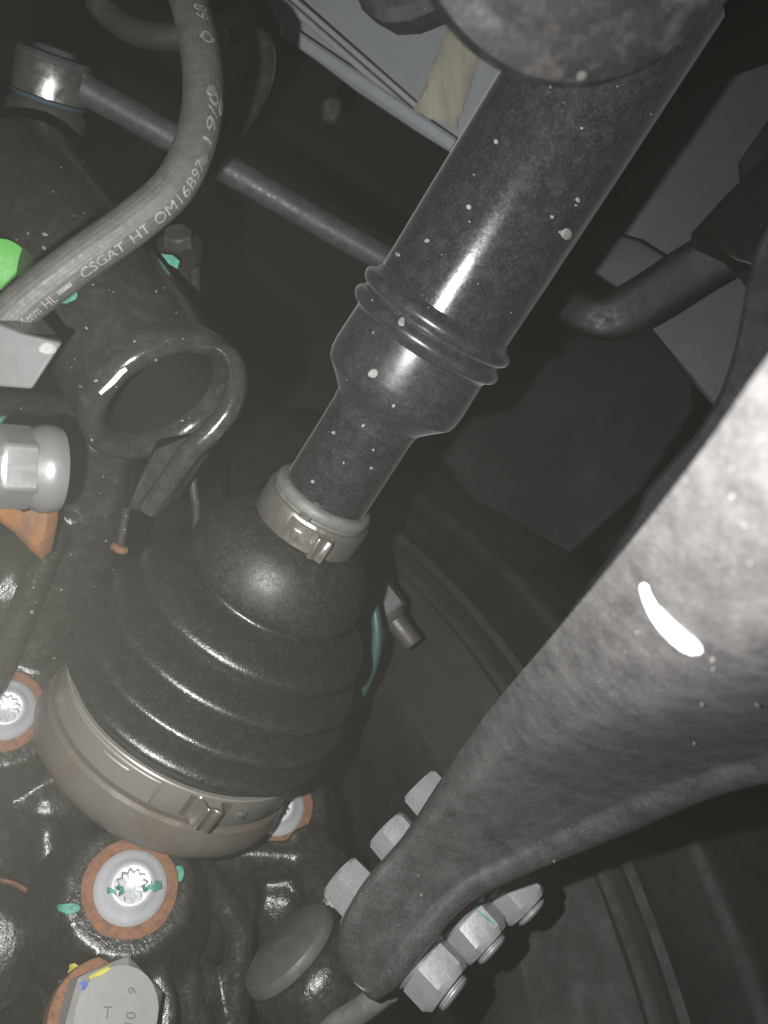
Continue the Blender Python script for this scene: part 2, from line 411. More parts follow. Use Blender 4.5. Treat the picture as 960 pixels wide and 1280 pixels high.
cprof = [(sl1 + .004, .0246 * c_)] + [(sl1 + .0026 * math.cos(a), .0250 * c_ + .0030 * math.sin(a)) for a in [math.radians(x) for x in range(15, 166, 15)]] \
    + [(sl2 + .0026 * math.cos(a), .0250 * c_ + .0029 * math.sin(a)) for a in [math.radians(x) for x in range(20, 171, 15)]] + [(sl2 - .004, .0248 * c_)]
collar = MB().lathe(cprof, SF, 96).build('ridged_collar', M['sleeve'], shaft, smooth=60)
slv = MB().lathe(prof([(200, 24.7), (262, 25.3), (276, 25.0), (284, 24.2), (300, 19.6), (312, 16.4), (318, 15.9), (330, 15.6)], 1), SF, 96).build('sleeve', M['sleeve'], shaft, smooth=25)
ax_o = MB().lathe(prof([(322, 15.6), (380, 15.6), (470, 15.8)]), SF, 80).build('axle_tube', M['tube'], shaft)
neck = MB().lathe(prof([(434, 15.9), (434, 17.2), (437, 18.3), (442, 18.8), (447, 18.6), (449, 18.0), (453, 18.0), (456, 18.6), (500, 18.7)]), SF, 80).build('boot_neck', M['neck'], shaft)
bq = [(484, 19.0), (487, 22.6), (493, 25.6), (502, 28.4), (514, 30.8), (529, 32.8), (545, 34.0), (555, 34.0), (560, 33.0), (564, 30.8), (568, 28.6), (573, 28.2), (577, 29.6), (582, 34), (586, 39), (591, 43), (598, 45.4), (605, 45.7), (611, 44.6), (615, 41), (619, 36.5),
      (626, 36.5), (631, 38.5), (635, 43), (639, 47.5), (644, 50.2), (651, 51), (656, 49.8), (660, 45.5), (664, 40), (671, 40), (676, 42), (680, 46.6), (684, 50.8), (689, 53.7), (695, 54.4), (700, 53.2), (704, 49), (708, 43.5), (714, 43.5), (718, 45.5), (722, 49.4), (726, 52.4), (731, 54.2), (736, 54.6), (741, 53.4), (745, 50.6), (751, 48.8), (760, 48.4), (790, 48.4)]
boot_prof = prof([(q if q < 573 else 573 + (q - 573) * .94, r) for q, r in bq], 4)
cut = [k for k, p in enumerate(boot_prof) if p[0] < s_of(572.5)][0]
shoulder = bent(boot_prof[:cut + 1], 128).build('boot_shoulder', M['bootdull'], shaft, smooth=60)
boot = bent(boot_prof[cut:], 128).build('rubber_boot', M['boot'], shaft, smooth=60)
hs_prof = prof([(770, 46.5), (786, 46.6), (787, 50.2), (790, 51.6), (803, 52.6), (814, 52.3), (821, 51.0), (829, 47.6), (838, 41), (848, 33), (870, 25)])
house = bent(hs_prof, 128).build('joint_housing', M['housing'], shaft, smooth=30)
def band(name, q0, q1, r, parent, seg=96, mt='clamp'):
    s0, s1 = s_of(q1), s_of(q0)
    return bent([(s0, r - .002), (s0, r - .0004), (s0 + .0005, r), (s1 - .0005, r), (s1, r - .0004), (s1, r - .002)], seg).build(name, M[mt], parent)
def arcstrip(s0, s1, pts, th):
    mb = MB(); rings = []
    pts = crom([(a, r, 0) for a, r in pts], 6)
    for p in pts:
        a, r = p[0], p[1]
        o_ = lambda rr_, ss: SP(rr_, a, ss)
        b_ = .0004
        rings.append([o_(r, s0 + b_), o_(r, s1 - b_), o_(r - b_, s1), o_(r - th, s1), o_(r - th, s0), o_(r - b_, s0)])
    return mb.rings(rings)
sc_ = band('small_clamp', 451, 487, .0194, shaft)
s0, s1 = s_of(484), s_of(456)
ae = ang_of((s0 + s1) / 2, .021, 402, 684)
dr = 1 if ang_of((s0 + s1) / 2, .021, 375, 665) > ae else -1
r0 = .0196
arcstrip(s0, s1, [(ae - .24, r0), (ae - .17, r0 + .0007), (ae - .13, r0 + .0034), (ae - .02, r0 + .0028), (ae + .08, r0 + .0037), (ae + .13, r0 + .0008), (ae + .2, r0)], .0011).build('crimp_ear', M['clamp'], sc_)
ad = ang_of((s0 + s1) / 2, .0205, 373, 660)
arcstrip(s0, s1 + .0004, [(ad - .20, r0), (ad - .05, r0 + .0006), (ad + .28, r0 + .0006), (ad + .8, r0 + .0003), (ad + 1.3, r0)], .0006).build('band_overlap', M['clamp'], sc_)
sm_ = (s0 + s1) / 2
arcstrip(sm_ - .0016, sm_ + .0016, [(ad - .06, r0 + .0004), (ad - .04, r0 + .0017), (ad + .06, r0 + .0017), (ad + .10, r0 + .0004)], .001).build('locking_hook', M['clamp'], sc_)
arcstrip(sm_ - .0012, sm_ + .0012, [(ad + .26, r0 + .0004), (ad + .29, r0 + .0015), (ad + .36, r0 + .0013), (ad + .40, r0 + .0004)], .001).build('locking_hook', M['clamp'], sc_)
arcstrip(s_of(452), s_of(446), [(ad - .12, .0191), (ad - .06, .0198), (ad + .06, .0198), (ad + .1, .0191)], .001).build('band_tab', M['clamp'], sc_)
lc = band('large_clamp', 747, 782, .0502, shaft, 128, 'bigclamp')
s0, s1 = s_of(779), s_of(750)
R0 = .0503
ae = ang_of((s0 + s1) / 2, .0525, 262, 1006)
arcstrip(s0, s1, [(ae - .16, R0), (ae - .085, R0 + .0004), (ae - .05, R0 + .0050), (ae - .01, R0 + .0046), (ae + .045, R0 + .0054), (ae + .07, R0 + .0008), (ae + .16, R0)], .0012).build('crimp_ear', M['clamp'], lc)
ad = ang_of((s0 + s1) / 2, .0505, 165, 955)
a2 = ang_of((s0 + s1) / 2, .0505, 200, 982)
arcstrip(s0, s1, [(a2, R0), (a2 + (ad - a2) * .1, R0 + .0008), (ad, R0 + .0009), (ad + (ad - a2) * 1.2, R0 + .0006), (ad + (ad - a2) * 3.2, R0)], .0006).build('band_overlap', M['bigclamp'], lc)
sm_ = (s0 + s1) / 2
aw = ang_of(sm_, .0505, 300, 1008)
arcstrip(sm_ - .0015, sm_ + .0015, [(aw - .03, R0), (aw - .02, R0 + .0014), (aw + .03, R0 + .0014), (aw + .04, R0)], .001).build('locking_hook', M['clamp'], lc)
aw = ang_of(sm_, .0505, 155, 940)
arcstrip(s1 - .0028, s1 - .0012, [(aw - .10, R0 + .0006), (aw - .09, R0 + .0022), (aw + .10, R0 + .0022), (aw + .11, R0 + .0006)], .001).build('locking_rib', M['bigclamp'], lc)
# chips and grit stuck on the shaft
ch = MB(); r2 = random.Random(3)
for x, y, r in [(502, 402, 7), (466, 467, 8), (708, 293, 9), (620, 177, 3.5), (586, 259, 4), (534, 301, 4), (497, 318, 3.5), (700, 290, 2.5), (722, 250, 4), (690, 271, 3), (417, 541, 3), (492, 507, 3), (695, 95, 3), (688, 108, 3), (391, 602, 3), (454, 532, 3), (464, 585, 2.5)]:
    r *= .82; mark(ch, [tube_o, slv, ax_o, collar], blob(x, y, r, r * r2.uniform(.7, 1.05), r2.uniform(0, 3), 9, .15, r2), .00025)
for k in range(45):
    x = r2.uniform(340, 840); y = r2.uniform(80, 640)
    mark(ch, [tube_o, slv, ax_o, collar], blob(x, y, r2.choice([.8, 1, 1.2, 1.8]), None, 0, 5, .3, r2), .0002)
ch.build('stone_chips', M['chip'], shaft, kind='stuff')

# ================================================================== STEERING KNUCKLE
HB = [P(6, 888, 305), P(163, 1110, 270), P(346, 1010, 336)]
HS = [1.0, 1.05, 1.0]
hn = Vector((.455, -.087, .886)).normalized()
def towards(p, k): return (hn * (1 - k) + (CAM - p).normalized() * k).normalized()
kn = thing('steering_knuckle', 'black cast knuckle with round sleeve, behind the boot and hub bolts', 'knuckle', P(120, 900, 340))
bm = bmesh.new()
def cap_(a, b, ra, rb=None, n=10):
    rb = rb or ra
    for k in range(n + 1):
        t = k / n; bmesh.ops.create_icosphere(bm, subdivisions=2, radius=ra + (rb - ra) * t, matrix=Matrix.Translation(a.lerp(b, t)))
def cyl_(c, ax, r, h, r2=None):
    bmesh.ops.create_cone(bm, cap_ends=True, segments=40, radius1=r, radius2=r2 or r, depth=h, matrix=frame(c, ax))
hc = P(172, 985, 352)
cyl_(hc - hn * .020, hn, .056, .030)
for p in HB:
    ax = towards(p, .72); cyl_(p - ax * .0155, ax, .034, .028, .0215); cap_(p - ax * .02, hc - hn * .018, .017, .02, 5)
# lower limb to the ball joint and down past the bottom edge
cap_(P(190, 1150, 318), P(255, 1125, 325), .026, .024)
cap_(P(215, 1165, 292), P(250, 1300, 284), .0065, .0065, 20)
cap_(P(275, 1065, 322), P(420, 1075, 330), .0055, .0055, 20)
cap_(P(120, 1085, 300), P(50, 1050, 316), .006, .006, 16)
cap_(P(320, 1095, 358), P(350, 1130, 345), .024, .022)
cap_(P(385, 1065, 335), P(415, 1130, 315), .012, .011)
cap_(P(150, 1160, 312), P(100, 1330, 295), .034, .036)
cap_(P(232, 1230, 300), P(250, 1340, 292), .013, .015)
cap_(P(60, 1010, 330), P(75, 1330, 312), .022, .022)
cap_(P(58, 1040, 304), P(66, 1240, 284), .0062, .0062, 22)
cap_(P(66, 1240, 284), P(60, 1330, 280), .0062, .0062, 12)
cap_(P(240, 1075, 308), P(300, 1160, 306), .006, .006, 18)
cap_(P(300, 1160, 306), P(292, 1300, 296), .006, .006, 18)
cap_(P(150, 560, 292), P(128, 700, 312), .005, .005, 18)
cyl_(P(140, 1275, 268), (CAM - P(140, 1275, 268)), .0205, .024)
# left column up to the sleeve
cap_(P(30, 960, 365), P(45, 800, 350), .030, .030)
cap_(P(45, 800, 345), P(105, 620, 312), .030, .022)
cap_(P(105, 620, 312), P(120, 540, 300), .021, .018)
cap_(P(-80, 560, 300), P(60, 560, 300), .024, .022)
cap_(P(-120, 700, 330), P(20, 740, 325), .026, .026)
cap_(P(68, 670, 292), P(-12, 860, 296), .0055, .0055, 24)
cap_(P(-60, 900, 352), P(0, 1000, 345), .024, .024)
cap_(P(-60, 1010, 335), P(20, 1060, 320), .018, .018)
me = bpy.data.meshes.new('tmp'); bm.to_mesh(me); bm.free()
to = bpy.data.objects.new('tmp', me); C.objects.link(to)
md = to.modifiers.new('r', 'REMESH'); md.mode = 'VOXEL'; md.voxel_size = .0014
ms = to.modifiers.new('s', 'SMOOTH'); ms.factor = .5; ms.iterations = 6
dg = bpy.context.evaluated_depsgraph_get(); ev = to.evaluated_get(dg); e = ev.to_mesh()
kb = MB().add([v.co.copy() for v in e.vertices], [list(p.vertices) for p in e.polygons])
ev.to_mesh_clear(); bpy.data.objects.remove(to); bpy.data.meshes.remove(me)
cast_o = kb.build('casting', M['cast'], kn, smooth=70)
# round sleeve, open towards the lower right
oc = P(206, 500, 262)
vdir = (CAM - oc).normalized()
img = Vector((.56, 0, -.83)); img = (img - vdir * img.dot(vdir)).normalized()
sax = (vdir * .58 + img * .815).normalized()
slf = frame(oc, sax)
ro = .0275
sp = [(-.125, .004), (-.122, ro - .004), (-.118, ro - .002), (-.02, ro - .001), (-.008, ro - .001), (-.004, ro + .0004), (-.001, ro + .0006), (.0012, ro - .0003), (.0024, ro - .002), (.0026, ro - .0042), (.0014, ro - .0064), (-.0015, ro - .0074), (-.004, ro - .0078)]
sleeve = MB().lathe(sp, slf, 96).build('clamp_sleeve', M['gloss'], kn, smooth=50)
MB().lathe([(-.0038, ro - .0077), (-.02, ro - .0080), (-.03, ro - .0080), (-.06, ro - .0090), (-.10, ro - .010), (-.102, .002)], slf, 64).build('shaded_bore', M['liner'], kn)  # inner wall coloured darker than the sleeve to stand for shade inside
MB().tube(crom([P(262, 428, 258), P(288, 446, 256), P(296, 474, 254), P(288, 508, 253), P(266, 538, 253), P(240, 562, 254), P(214, 597, 258), P(186, 636, 264)], 5), [.0008, .0014, .0020, .0025, .0028, .0030, .0031, .0032, .0033, .0033, .0034, .0034] + [.0036] * 24, 16).build('hooked_lip', M['gloss'], kn)
# flat leg under the sleeve
lg = MB().plate([P(190, 552, 262), P(230, 556, 257), P(252, 548, 256), P(243, 574, 258), P(220, 608, 262), P(198, 640, 266), P(178, 644, 268), P(154, 636, 270), P(168, 598, 267)], .008, .0025)
lg.build('leg', M['gloss'], kn)
# lug with a bolt above the sleeve, half behind the hose
lug = MB().tube([P(222, 318, 296), P(228, 360, 298), P(232, 415, 300)], [.0045, .0036, .0042], 14); lug.build('lug', M['gloss'], kn)
lug2 = MB().tube([P(243, 330, 300), P(244, 420, 302)], .0022, 10); lug2.build('lug', M['gloss'], kn)
# paint marks on the casting
hq = cast([cast_o, sleeve], 12, 330); pq = hq[0] if hq else P(6, 331, 262)
pq = pq + (CAM - pq).normalized() * .0045; vq = (CAM - pq).normalized()
MB().lathe([(-.0050, .0078), (.0001, .0081), (.0004, .0077), (.0004, .00005)], frame(P(4, 331, 1000 * pq.y), vq), 40).build('round_sticker', M['green'], kn)
def marks(name, mt, polys, objs, parent, off=.0003):
    mb = MB()
    for p in polys: mark(mb, objs, p, off)
    if mb.v: return mb.build(name, mt, parent)
marks('teal_paint', M['teal'], [blob(84, 371, 14, 8, -.35, 14, .12, rnd)], [cast_o, sleeve], kn)
marks('teal_paint', M['teal'], [blob(86, 1135, 15, 7, -.1, 14, .2, rnd)], [cast_o], kn)
marks('teal_paint', M['teal'], [blob(223, 1093, 7, 11, .15, 12, .15, rnd)], [cast_o], kn)
marks('teal_paint', M['teal'], [blob(204, 520, 10, 4, -.5, 10, .15, rnd)], [sleeve], kn)
marks('teal_paint', M['teal'], [blob(4, 528, 8, 10, .3, 10, .15, rnd)], [cast_o, sleeve], kn)
marks('yellow_paint', M['yellow'], [blob(95, 1216, 12, 9, .5, 12, .25, rnd)], [cast_o], kn)
marks('blue_paint', M['bluepaint'], [blob(82, 1231, 10, 8, 0, 10, .25, rnd)], [cast_o], kn)
mb = MB(); r3 = random.Random(11)
for x, y, r in [(98, 562, 6), (101, 483, 2.5), (115, 550, 2), (70, 525, 5), (62, 637, 6), (57, 640, 5), (56, 293, 4), (55, 310, 3), (120, 476, 3), (108, 410, 2), (175, 540, 2), (40, 765, 2.5), (195, 450, 2), (232, 483, 2), (228, 526, 2)]:
    mark(mb, [cast_o, sleeve], blob(x, y, r, r * r3.uniform(.5, .9), r3.uniform(0, 3), 9, .2, r3), .0002)
for k in range(120):
    x = r3.uniform(0, 300); y = r3.uniform(200, 1000)
    mark(mb, [cast_o, sleeve], blob(x, y, r3.choice([.8, 1, 1.5]), None, 0, 5, .3, r3), .0002)
mb.build('stone_chips', M['chip'], kn, kind='stuff')
mb = MB(); mark(mb, [sleeve], stroke([(125, 492), (140, 478), (152, 465), (158, 461)], 7), .0003)
if mb.v: mb.build('white_scrape', M['white'], kn)
# curved splash plate at the lower left corner
hq = cast([cast_o], 22, 1178); pd = 1000 * hq[0].y if hq else 300
pc = P(-24, 1182, min(pd - 3, 286))
pf = frame(pc, (CAM - pc).normalized() + Vector((.12, 0, .10)))
sp_ = thing('splash_plate', 'round dished plate with thin rusty rim at the bottom left edge', 'splash plate', pf)
MB().lathe([(-.010, .0001), (-.009, .012), (-.006, .0178), (-.001, .0200), (.0015, .0206), (.0022, .0214), (.0018, .0224), (-.002, .0240), (-.009, .0252)], pf, 90).build('dish', M['cast'], sp_)
MB().lathe([(.0020, .0205), (.0029, .0210), (.0029, .0217), (.0018, .0223)], pf, 70, math.radians(-60), math.radians(120)).build('rim', M['rust'], sp_)
# ------------------------------------------------------------------ hub bolts
def hub_bolt(p, label, sc):
    ax = towards(p, .8); f = frame(p, ax, Vector((1, 0, .3))) @ Matrix.Scale(sc, 4)
    t = thing('hub_bolt', label, 'bolt', f, 'round-headed bolts around the joint housing')
    rm = MB().lathe([(-.004, .0148), (.0000, .0150), (.0004, .0144), (.0006, .0100)], f, 72); ph = p.x * 400
    for i_ in range(len(rm.v)):
        q = f.inverted() @ rm.v[i_]; a = math.atan2(q.y, q.x); r_ = math.hypot(q.x, q.y)
        if r_ > .014:
            k_ = 1 + .018 * math.sin(2 * a + ph) + .010 * math.sin(5 * a + 2 * ph); rm.v[i_] = f @ Vector((q.x * k_, q.y * k_, q.z))
    rm.build('rust_ring', M['rust'], t)
    h = MB().lathe([(.0002, .0112), (.0012, .0114), (.0022, .0108), (.0030, .0094), (.0046, .0074), (.0058, .0066), (.0060, .0060), (.0060, .0056)], f, 56).build('head', M['silver'], t)
    # twelve-point socket
    mb = MB(); top = []; bot = []; rim = []
    for k in range(48):
        a = 2 * math.pi * k / 48; z = abs(((k % 4) / 2) - 1); r = .0040 + .0011 * z
        rim.append(f @ Vector((.0056 * math.cos(a), .0056 * math.sin(a), .0060)))
        top.append(f @ Vector((r * math.cos(a), r * math.sin(a), .0059))); bot.append(f @ Vector((r * .98 * math.cos(a), r * .98 * math.sin(a), .0022)))
    cen = [f @ Vector((.0018 * math.cos(2 * math.pi * k / 48), .0018 * math.sin(2 * math.pi * k / 48), .0014)) for k in range(48)]
    mb.rings([rim, top, bot, cen], cap=False); n = len(mb.v); mb.f.append(list(range(n - 48, n)))
    mb.build('socket', M['silver'], h, smooth=25)
    return t, h
hl = ['hub bolt with rust ring half cut off by the left edge of the picture', 'hub bolt with full rust ring and teal stripe, below the joint housing', 'hub bolt with rust ring half hidden behind the lower right of the housing']
hb = [hub_bolt(p, l, k) for p, l, k in zip(HB, hl, HS)]
marks('teal_paint', M['teal'], [stroke([(134, 1113), (145, 1114), (155, 1112)], 13), stroke([(178, 1111), (190, 1108), (203, 1106)], 15)], [hb[1][1]] + list(hb[1][0].children) + list(hb[1][1].children), hb[1][0], .0002)
marks('teal_paint', M['teal'], [blob(33, 878, 6, 6, 0, 10, .2, rnd)], [hb[0][1]], hb[0][0], .0002)

# ------------------------------------------------------------------ hex bolt with raised marks at the bottom
def text_mesh(s_, size):
    cu = bpy.data.curves.new('t', 'FONT'); cu.body = s_; cu.size = size; cu.resolution_u = 3
    o = bpy.data.objects.new('t', cu); C.objects.link(o)
    dg = bpy.context.evaluated_depsgraph_get(); ev = o.evaluated_get(dg); me = ev.to_mesh()
    b = bmesh.new(); b.from_mesh(me); bmesh.ops.triangulate(b, faces=b.faces[:])
    bmesh.ops.subdivide_edges(b, edges=[e for e in b.edges if e.calc_length() > size * .3], cuts=2)
    bmesh.ops.triangulate(b, faces=b.faces[:])
    v = [x.co.copy() for x in b.verts]; f = [[q.index for q in p.verts] for p in b.faces]
    b.free(); ev.to_mesh_clear(); bpy.data.objects.remove(o); bpy.data.curves.remove(cu)
    return v, f
bp_ = P(128, 1272, 250); bax = ((CAM - bp_).normalized() + Vector((.46, .0, .10))).normalized()
bf = frame(bp_, bax, Vector((0, 0, 1)))
hx = thing('hex_bolt', 'big grey hex bolt with raised marks and paint dabs at the bottom edge', 'bolt', bf)
MB().lathe([(-.004, .0168), (.0006, .0170), (.0010, .0164), (.0012, .012)], bf, 56).build('rust_washer', M['rust'], hx)
hh = MB().hexprism(bf, .0162, .001, .0125, .0026, rot=.55, chb=.001).build('head', M['dullbolt'], hx, smooth=20)
tx = MB()
for s_, cx, cy, rot, sz in (('T', -.0045, -.0015, 0.1, .0048), ('10', .0055, -.0035, 1.5, .0044), ('9', .0045, .0050, 1.3, .0040)):
    v, f = text_mesh(s_, sz); ca, sa = math.cos(rot), math.sin(rot)
    yv = (CAM - bp_).cross(Vector((1, 0, 0)))
    # lay out in the head's plane with photo-right as x
    ex = Vector((1, 0, 0)); ex = (ex - bax * ex.dot(bax)).normalized(); ey = bax.cross(ex)
    o_ = bp_ + bax * .01262
    base = [o_ + ex * (cx + p.x * ca - p.y * sa) + ey * (cy + p.x * sa + p.y * ca) for p in v]
    tx.add(base, f)
tx.build('raised_marks', M['alu'], hx, smooth=0)
marks('yellow_paint', M['yellow'], [stroke([(112, 1223), (124, 1217), (134, 1211), (141, 1207)], 7)], [hh] , hx, .0003)
marks('blue_paint', M['bluepaint'], [blob(104, 1232, 7, 5, -.6, 10, .2, rnd)], [hh], hx, .0003)

# ================================================================== CONTROL ARM
secs = [  # left pixel, right pixel, depth of the left edge and of the right edge
    ((423, 1172), (474, 1250), 250, 242), ((428, 1150), (496, 1234), 249, 239), ((455, 1103), (534, 1186), 247, 236), ((505, 1043), (584, 1132), 243, 234), ((555, 968), (664, 1100), 230, 228),
    ((610, 890), (792, 1056), 204, 214), ((690, 795), (935, 1008), 152, 190), ((790, 675), (1135, 976), 108, 162), ((880, 560), (1325, 935), 86, 140), ((965, 440), (1505, 880), 74, 124), ((1090, 290), (1740, 800), 62, 108)]
prof_a = [(0, 0), (.006, .22), (.018, .44), (.04, .68), (.07, .87), (.10, .97), (.135, 1.0), (.18, .97), (.25, .87), (.35, .69), (.47, .46), (.58, .25), (.68, .08), (.735, .0), (.765, -.05), (.785, -.04), (.81, .0), (.85, .01), (.90, -.05), (.95, -.15), (.985, -.28), (1, -.46),
          (.98, -.8), (.9, -.7), (.6, -.25), (.35, .2), (.16, .3), (.07, .2), (.03, -.1)]
rings = []
for (l, r, dl, dr_) in secs:
    a, b = P(*l, dl), P(*r, dr_); wv = (b - a).length; e1 = (b - a).normalized(); v = (CAM - (a + b) / 2).normalized(); e2 = (v - e1 * v.dot(e1)).normalized()
    hgt = min(.20 * wv + .004, .017)
    rings.append([a + e1 * wv * u + e2 * hgt * h for u, h in prof_a])
cols = [crom([r[k] for r in rings], 5) for k in range(len(prof_a))]
rings = [[cols[k][i] for k in range(len(prof_a))] for i in range(len(cols[0]))]
# close the tip with a rounded end
tip = sum(rings[0], Vector()) / len(rings[0]); dirn = (tip - sum(rings[4], Vector()) / len(rings[4])).normalized()
ends = []
for k in (3, 2, 1):
    t = k / 3; ends.append([tip + (p - tip) * math.sqrt(max(1 - (t * .97) ** 2, .02)) + dirn * .0050 * t for p in rings[0]])
rings = ends + rings
arm = thing('control_arm', 'dusty black control arm with white streak, large in the right foreground', 'control arm', sum(rings[10], Vector()) / len(rings[10]))
arm_o = MB().rings(rings).build('arm_body', M['arm'], arm, smooth=70)
# rear wall along the upper left edge, its shade put into the colour
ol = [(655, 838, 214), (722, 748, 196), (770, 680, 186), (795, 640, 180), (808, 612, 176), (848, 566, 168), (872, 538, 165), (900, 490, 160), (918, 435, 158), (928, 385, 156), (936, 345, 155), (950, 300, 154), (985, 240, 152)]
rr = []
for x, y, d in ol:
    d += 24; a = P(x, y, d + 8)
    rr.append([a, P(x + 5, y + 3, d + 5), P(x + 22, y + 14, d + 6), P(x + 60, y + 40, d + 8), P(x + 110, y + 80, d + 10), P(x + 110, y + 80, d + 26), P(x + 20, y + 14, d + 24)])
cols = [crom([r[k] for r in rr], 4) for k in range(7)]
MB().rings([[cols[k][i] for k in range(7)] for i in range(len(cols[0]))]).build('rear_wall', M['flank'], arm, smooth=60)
mb = MB(); mark(mb, [arm_o], [(800, 736), (801, 731), (805, 729), (810, 732), (817, 748), (828, 763), (842, 777), (858, 791), (871, 801), (877, 808), (878, 815), (873, 819), (864, 819), (852, 814), (838, 803), (824, 788), (812, 770), (804, 751)], .0003); mb.build('white_streak', M['white'], arm)  # curved streak of flat white laid on the arm
mb = MB(); r4 = random.Random(5)
for k in range(22):
    x = r4.uniform(440, 960); y = r4.uniform(600, 1220)
    mark(mb, [arm_o], blob(x, y, r4.choice([.8, 1, 1.2, 1.6]) * (1 + (x - 440) / 600), None, 0, 6, .3, r4), .0002)
mb.build('grit', M['grit'], arm, kind='stuff')

# ------------------------------------------------------------------ clamp bolts with nuts
bax2 = Vector((.69, -.39, -.72)).normalized()
def clamp_bolt(h, n, dh, dn, label, rot, sc=1.0):
    a, b = P(*h, dh), P(*n, dn); ax = (b - a).normalized(); L_ = (b - a).length
    f = frame(a, ax, (CAM - a)); fb = frame(b, ax, (CAM - b))
    t = thing('clamp_bolt', label, 'bolt', f, 'zinc bolts through the control arm tip')
    k = .001 * sc
    MB().hexprism(f, 8.6 * k, -5.5 * k, 4.2 * k, rot=rot, ch=0, chb=.0012).build('head', M['zinc'], t, smooth=20)
    MB().lathe([(3.8 * k, 8 * k), (4.6 * k, 10.2 * k), (5.8 * k, 10.6 * k), (6.4 * k, 10.2 * k), (6.4 * k, 3 * k)], f, 40).build('flange', M['zinc'], t)
    MB().lathe([(6 * k, 4.6 * k), (L_, 4.6 * k)], f, 24).build('shank', M['zinc'], t)
    MB().lathe([(-7.2 * k, 4 * k), (-7.2 * k, 9.9 * k), (-6.2 * k, 10.4 * k), (-5.4 * k, 10.1 * k), (-4.4 * k, 8.6 * k)], fb, 40).build('nut_flange', M['zinc'], t)
    nut = MB().hexprism(fb, 10.2 * k, -5.2 * k, 5.4 * k, rot=rot + .15, ch=.0022, chb=.001).build('nut', M['zinc'], t, smooth=20)
    th = []
    z = 4.5 * k
    while z < 7.2 * k: th += [(z, 5.6 * k), (z + .3 * k, 5.9 * k), (z + .6 * k, 5.6 * k)]; z += .8 * k
    th += [(8.0 * k, 5.0 * k), (8.2 * k, .2 * k)]
    MB().lathe(th, fb, 30).build('stud_end', M['zinc'], t)
    return t, nut
b1 = clamp_bolt((440, 1110), (545, 1219), 264, 249, 'nearest zinc bolt and nut at the very tip of the control arm', .1, 1.03)
b2 = clamp_bolt((496, 1050), (595, 1164), 272, 258, 'middle one of three zinc bolts along the control arm edge', .2)
b3 = clamp_bolt((537, 995), (645, 1118), 282, 268, 'farthest zinc bolt and nut, half hidden by the control arm', .05)
marks('teal_paint', M['teal'], [stroke([(596, 1137), (604, 1144), (612, 1151), (619, 1155)], 2.6)], [b2[1]], b2[0], .0002)
marks('teal_paint', M['teal'], [stroke([(575, 1205), (578, 1214), (578, 1222)], 2.6)], [b1[1]], b1[0], .0002)
# ------------------------------------------------------------------ ball joint
bj = P(362, 1186, 292); bja = (Vector((.64, 0, -.80)) + Vector((0, .06, 0))).normalized()
bjf = frame(bj, bja)
ball = thing('ball_joint', 'black ball joint with grey flange disc, under the control arm tip', 'ball joint', bjf)
MB().lathe([(-.0048, .0001), (-.0042, .0145), (-.002, .0188), (.0005, .0198), (.002, .0194), (.003, .016)], bjf, 64).build('flange_disc', M['rubberface'], ball)
MB().lathe([(.0028, .0175), (.005, .0205), (.010, .0225), (.018, .0230), (.028, .0222), (.034, .0190), (.037, .0150), (.040, .012), (.046, .011), (.07, .011)], bjf, 64).build('joint_body', M['cast'], ball)
MB().tube([P(380, 1320, 272), P(420, 1282, 268), P(452, 1262, 264), P(486, 1236, 260)], .0042, 20).build('dust_cover', M['neck'], ball)

# ================================================================== BRAKE HOSE
hp = [(205, -70, 246), (232, -10, 238), (248, 50, 231), (254, 115, 226), (245, 175, 222), (218, 232, 219), (166, 279, 217), (105, 322, 215), (48, 365, 214), (12, 397, 214), (-24, 436, 216)]
path = crom([P(*p) for p in hp], 14)[::-1]
hose = thing('brake_hose', 'curved rubber brake hose with white printing, at the upper left', 'hose', path[len(path) // 2])
hr = .0056
mb = MB()
rings = []; acc = [0]; frames = []
for i, p in enumerate(path):
    t = (path[min(i + 1, len(path) - 1)] - path[max(i - 1, 0)]).normalized(); v = (CAM - p).normalized(); v = (v - t * v.dot(t)).normalized(); r = t.cross(v)
    frames.append((p, t, v, r))
    if i: acc.append(acc[-1] + (p - path[i - 1]).length)
    rings.append([p + (v * math.cos(a) + r * math.sin(a)) * (hr + (.00007 if k % 4 < 2 else 0)) for k, a in [(k, 2 * math.pi * k / 96) for k in range(96)]])
mb.rings(rings); hose_o = mb.build('hose_tube', M['hose'], hose, smooth=60)
def along(x, y):
    return min((((pix(p)[0] - x) ** 2 + (pix(p)[1] - y) ** 2), acc[i]) for i, p in enumerate(path))[1]
def at_len(s):
    for i in range(len(path) - 1):
        if acc[i + 1] >= s:
            k = (s - acc[i]) / (acc[i + 1] - acc[i]); A, B = frames[i], frames[i + 1]
            return tuple(A[j].lerp(B[j], k) for j in range(4))
    return frames[-1]
pr = MB()
def hose_text(s_, a, b, ang0, h=.0030):
    sa, sb = along(*a), along(*b); v, f = text_mesh(s_, 1.0)
    x0 = min(p.x for p in v); x1 = max(p.x for p in v); y0 = min(p.y for p in v); y1 = max(p.y for p in v)
    out = []
    for p in v:
        c, t, vv, r = at_len(sa + (p.x - x0) / (x1 - x0) * (sb - sa)); an = math.radians(ang0) - ((p.y - y0) / (y1 - y0) - .5) * h / hr
        out.append(c + (vv.normalized() * math.cos(an) + r.normalized() * math.sin(an)) * (hr + .00022))
    pr.add(out, f)
hose_text('6mm', (23, 396), (44, 378), 34); hose_text('HL', (50, 372), (64, 361), 36); hose_text('-', (69, 364), (88, 350), 33, .0012)
hose_text('CSGAT', (100, 338), (150, 303), 32, .0027); hose_text('HT', (158, 295), (180, 277), 32, .0027); hose_text('OM16B97', (188, 270), (240, 206), 33, .003)
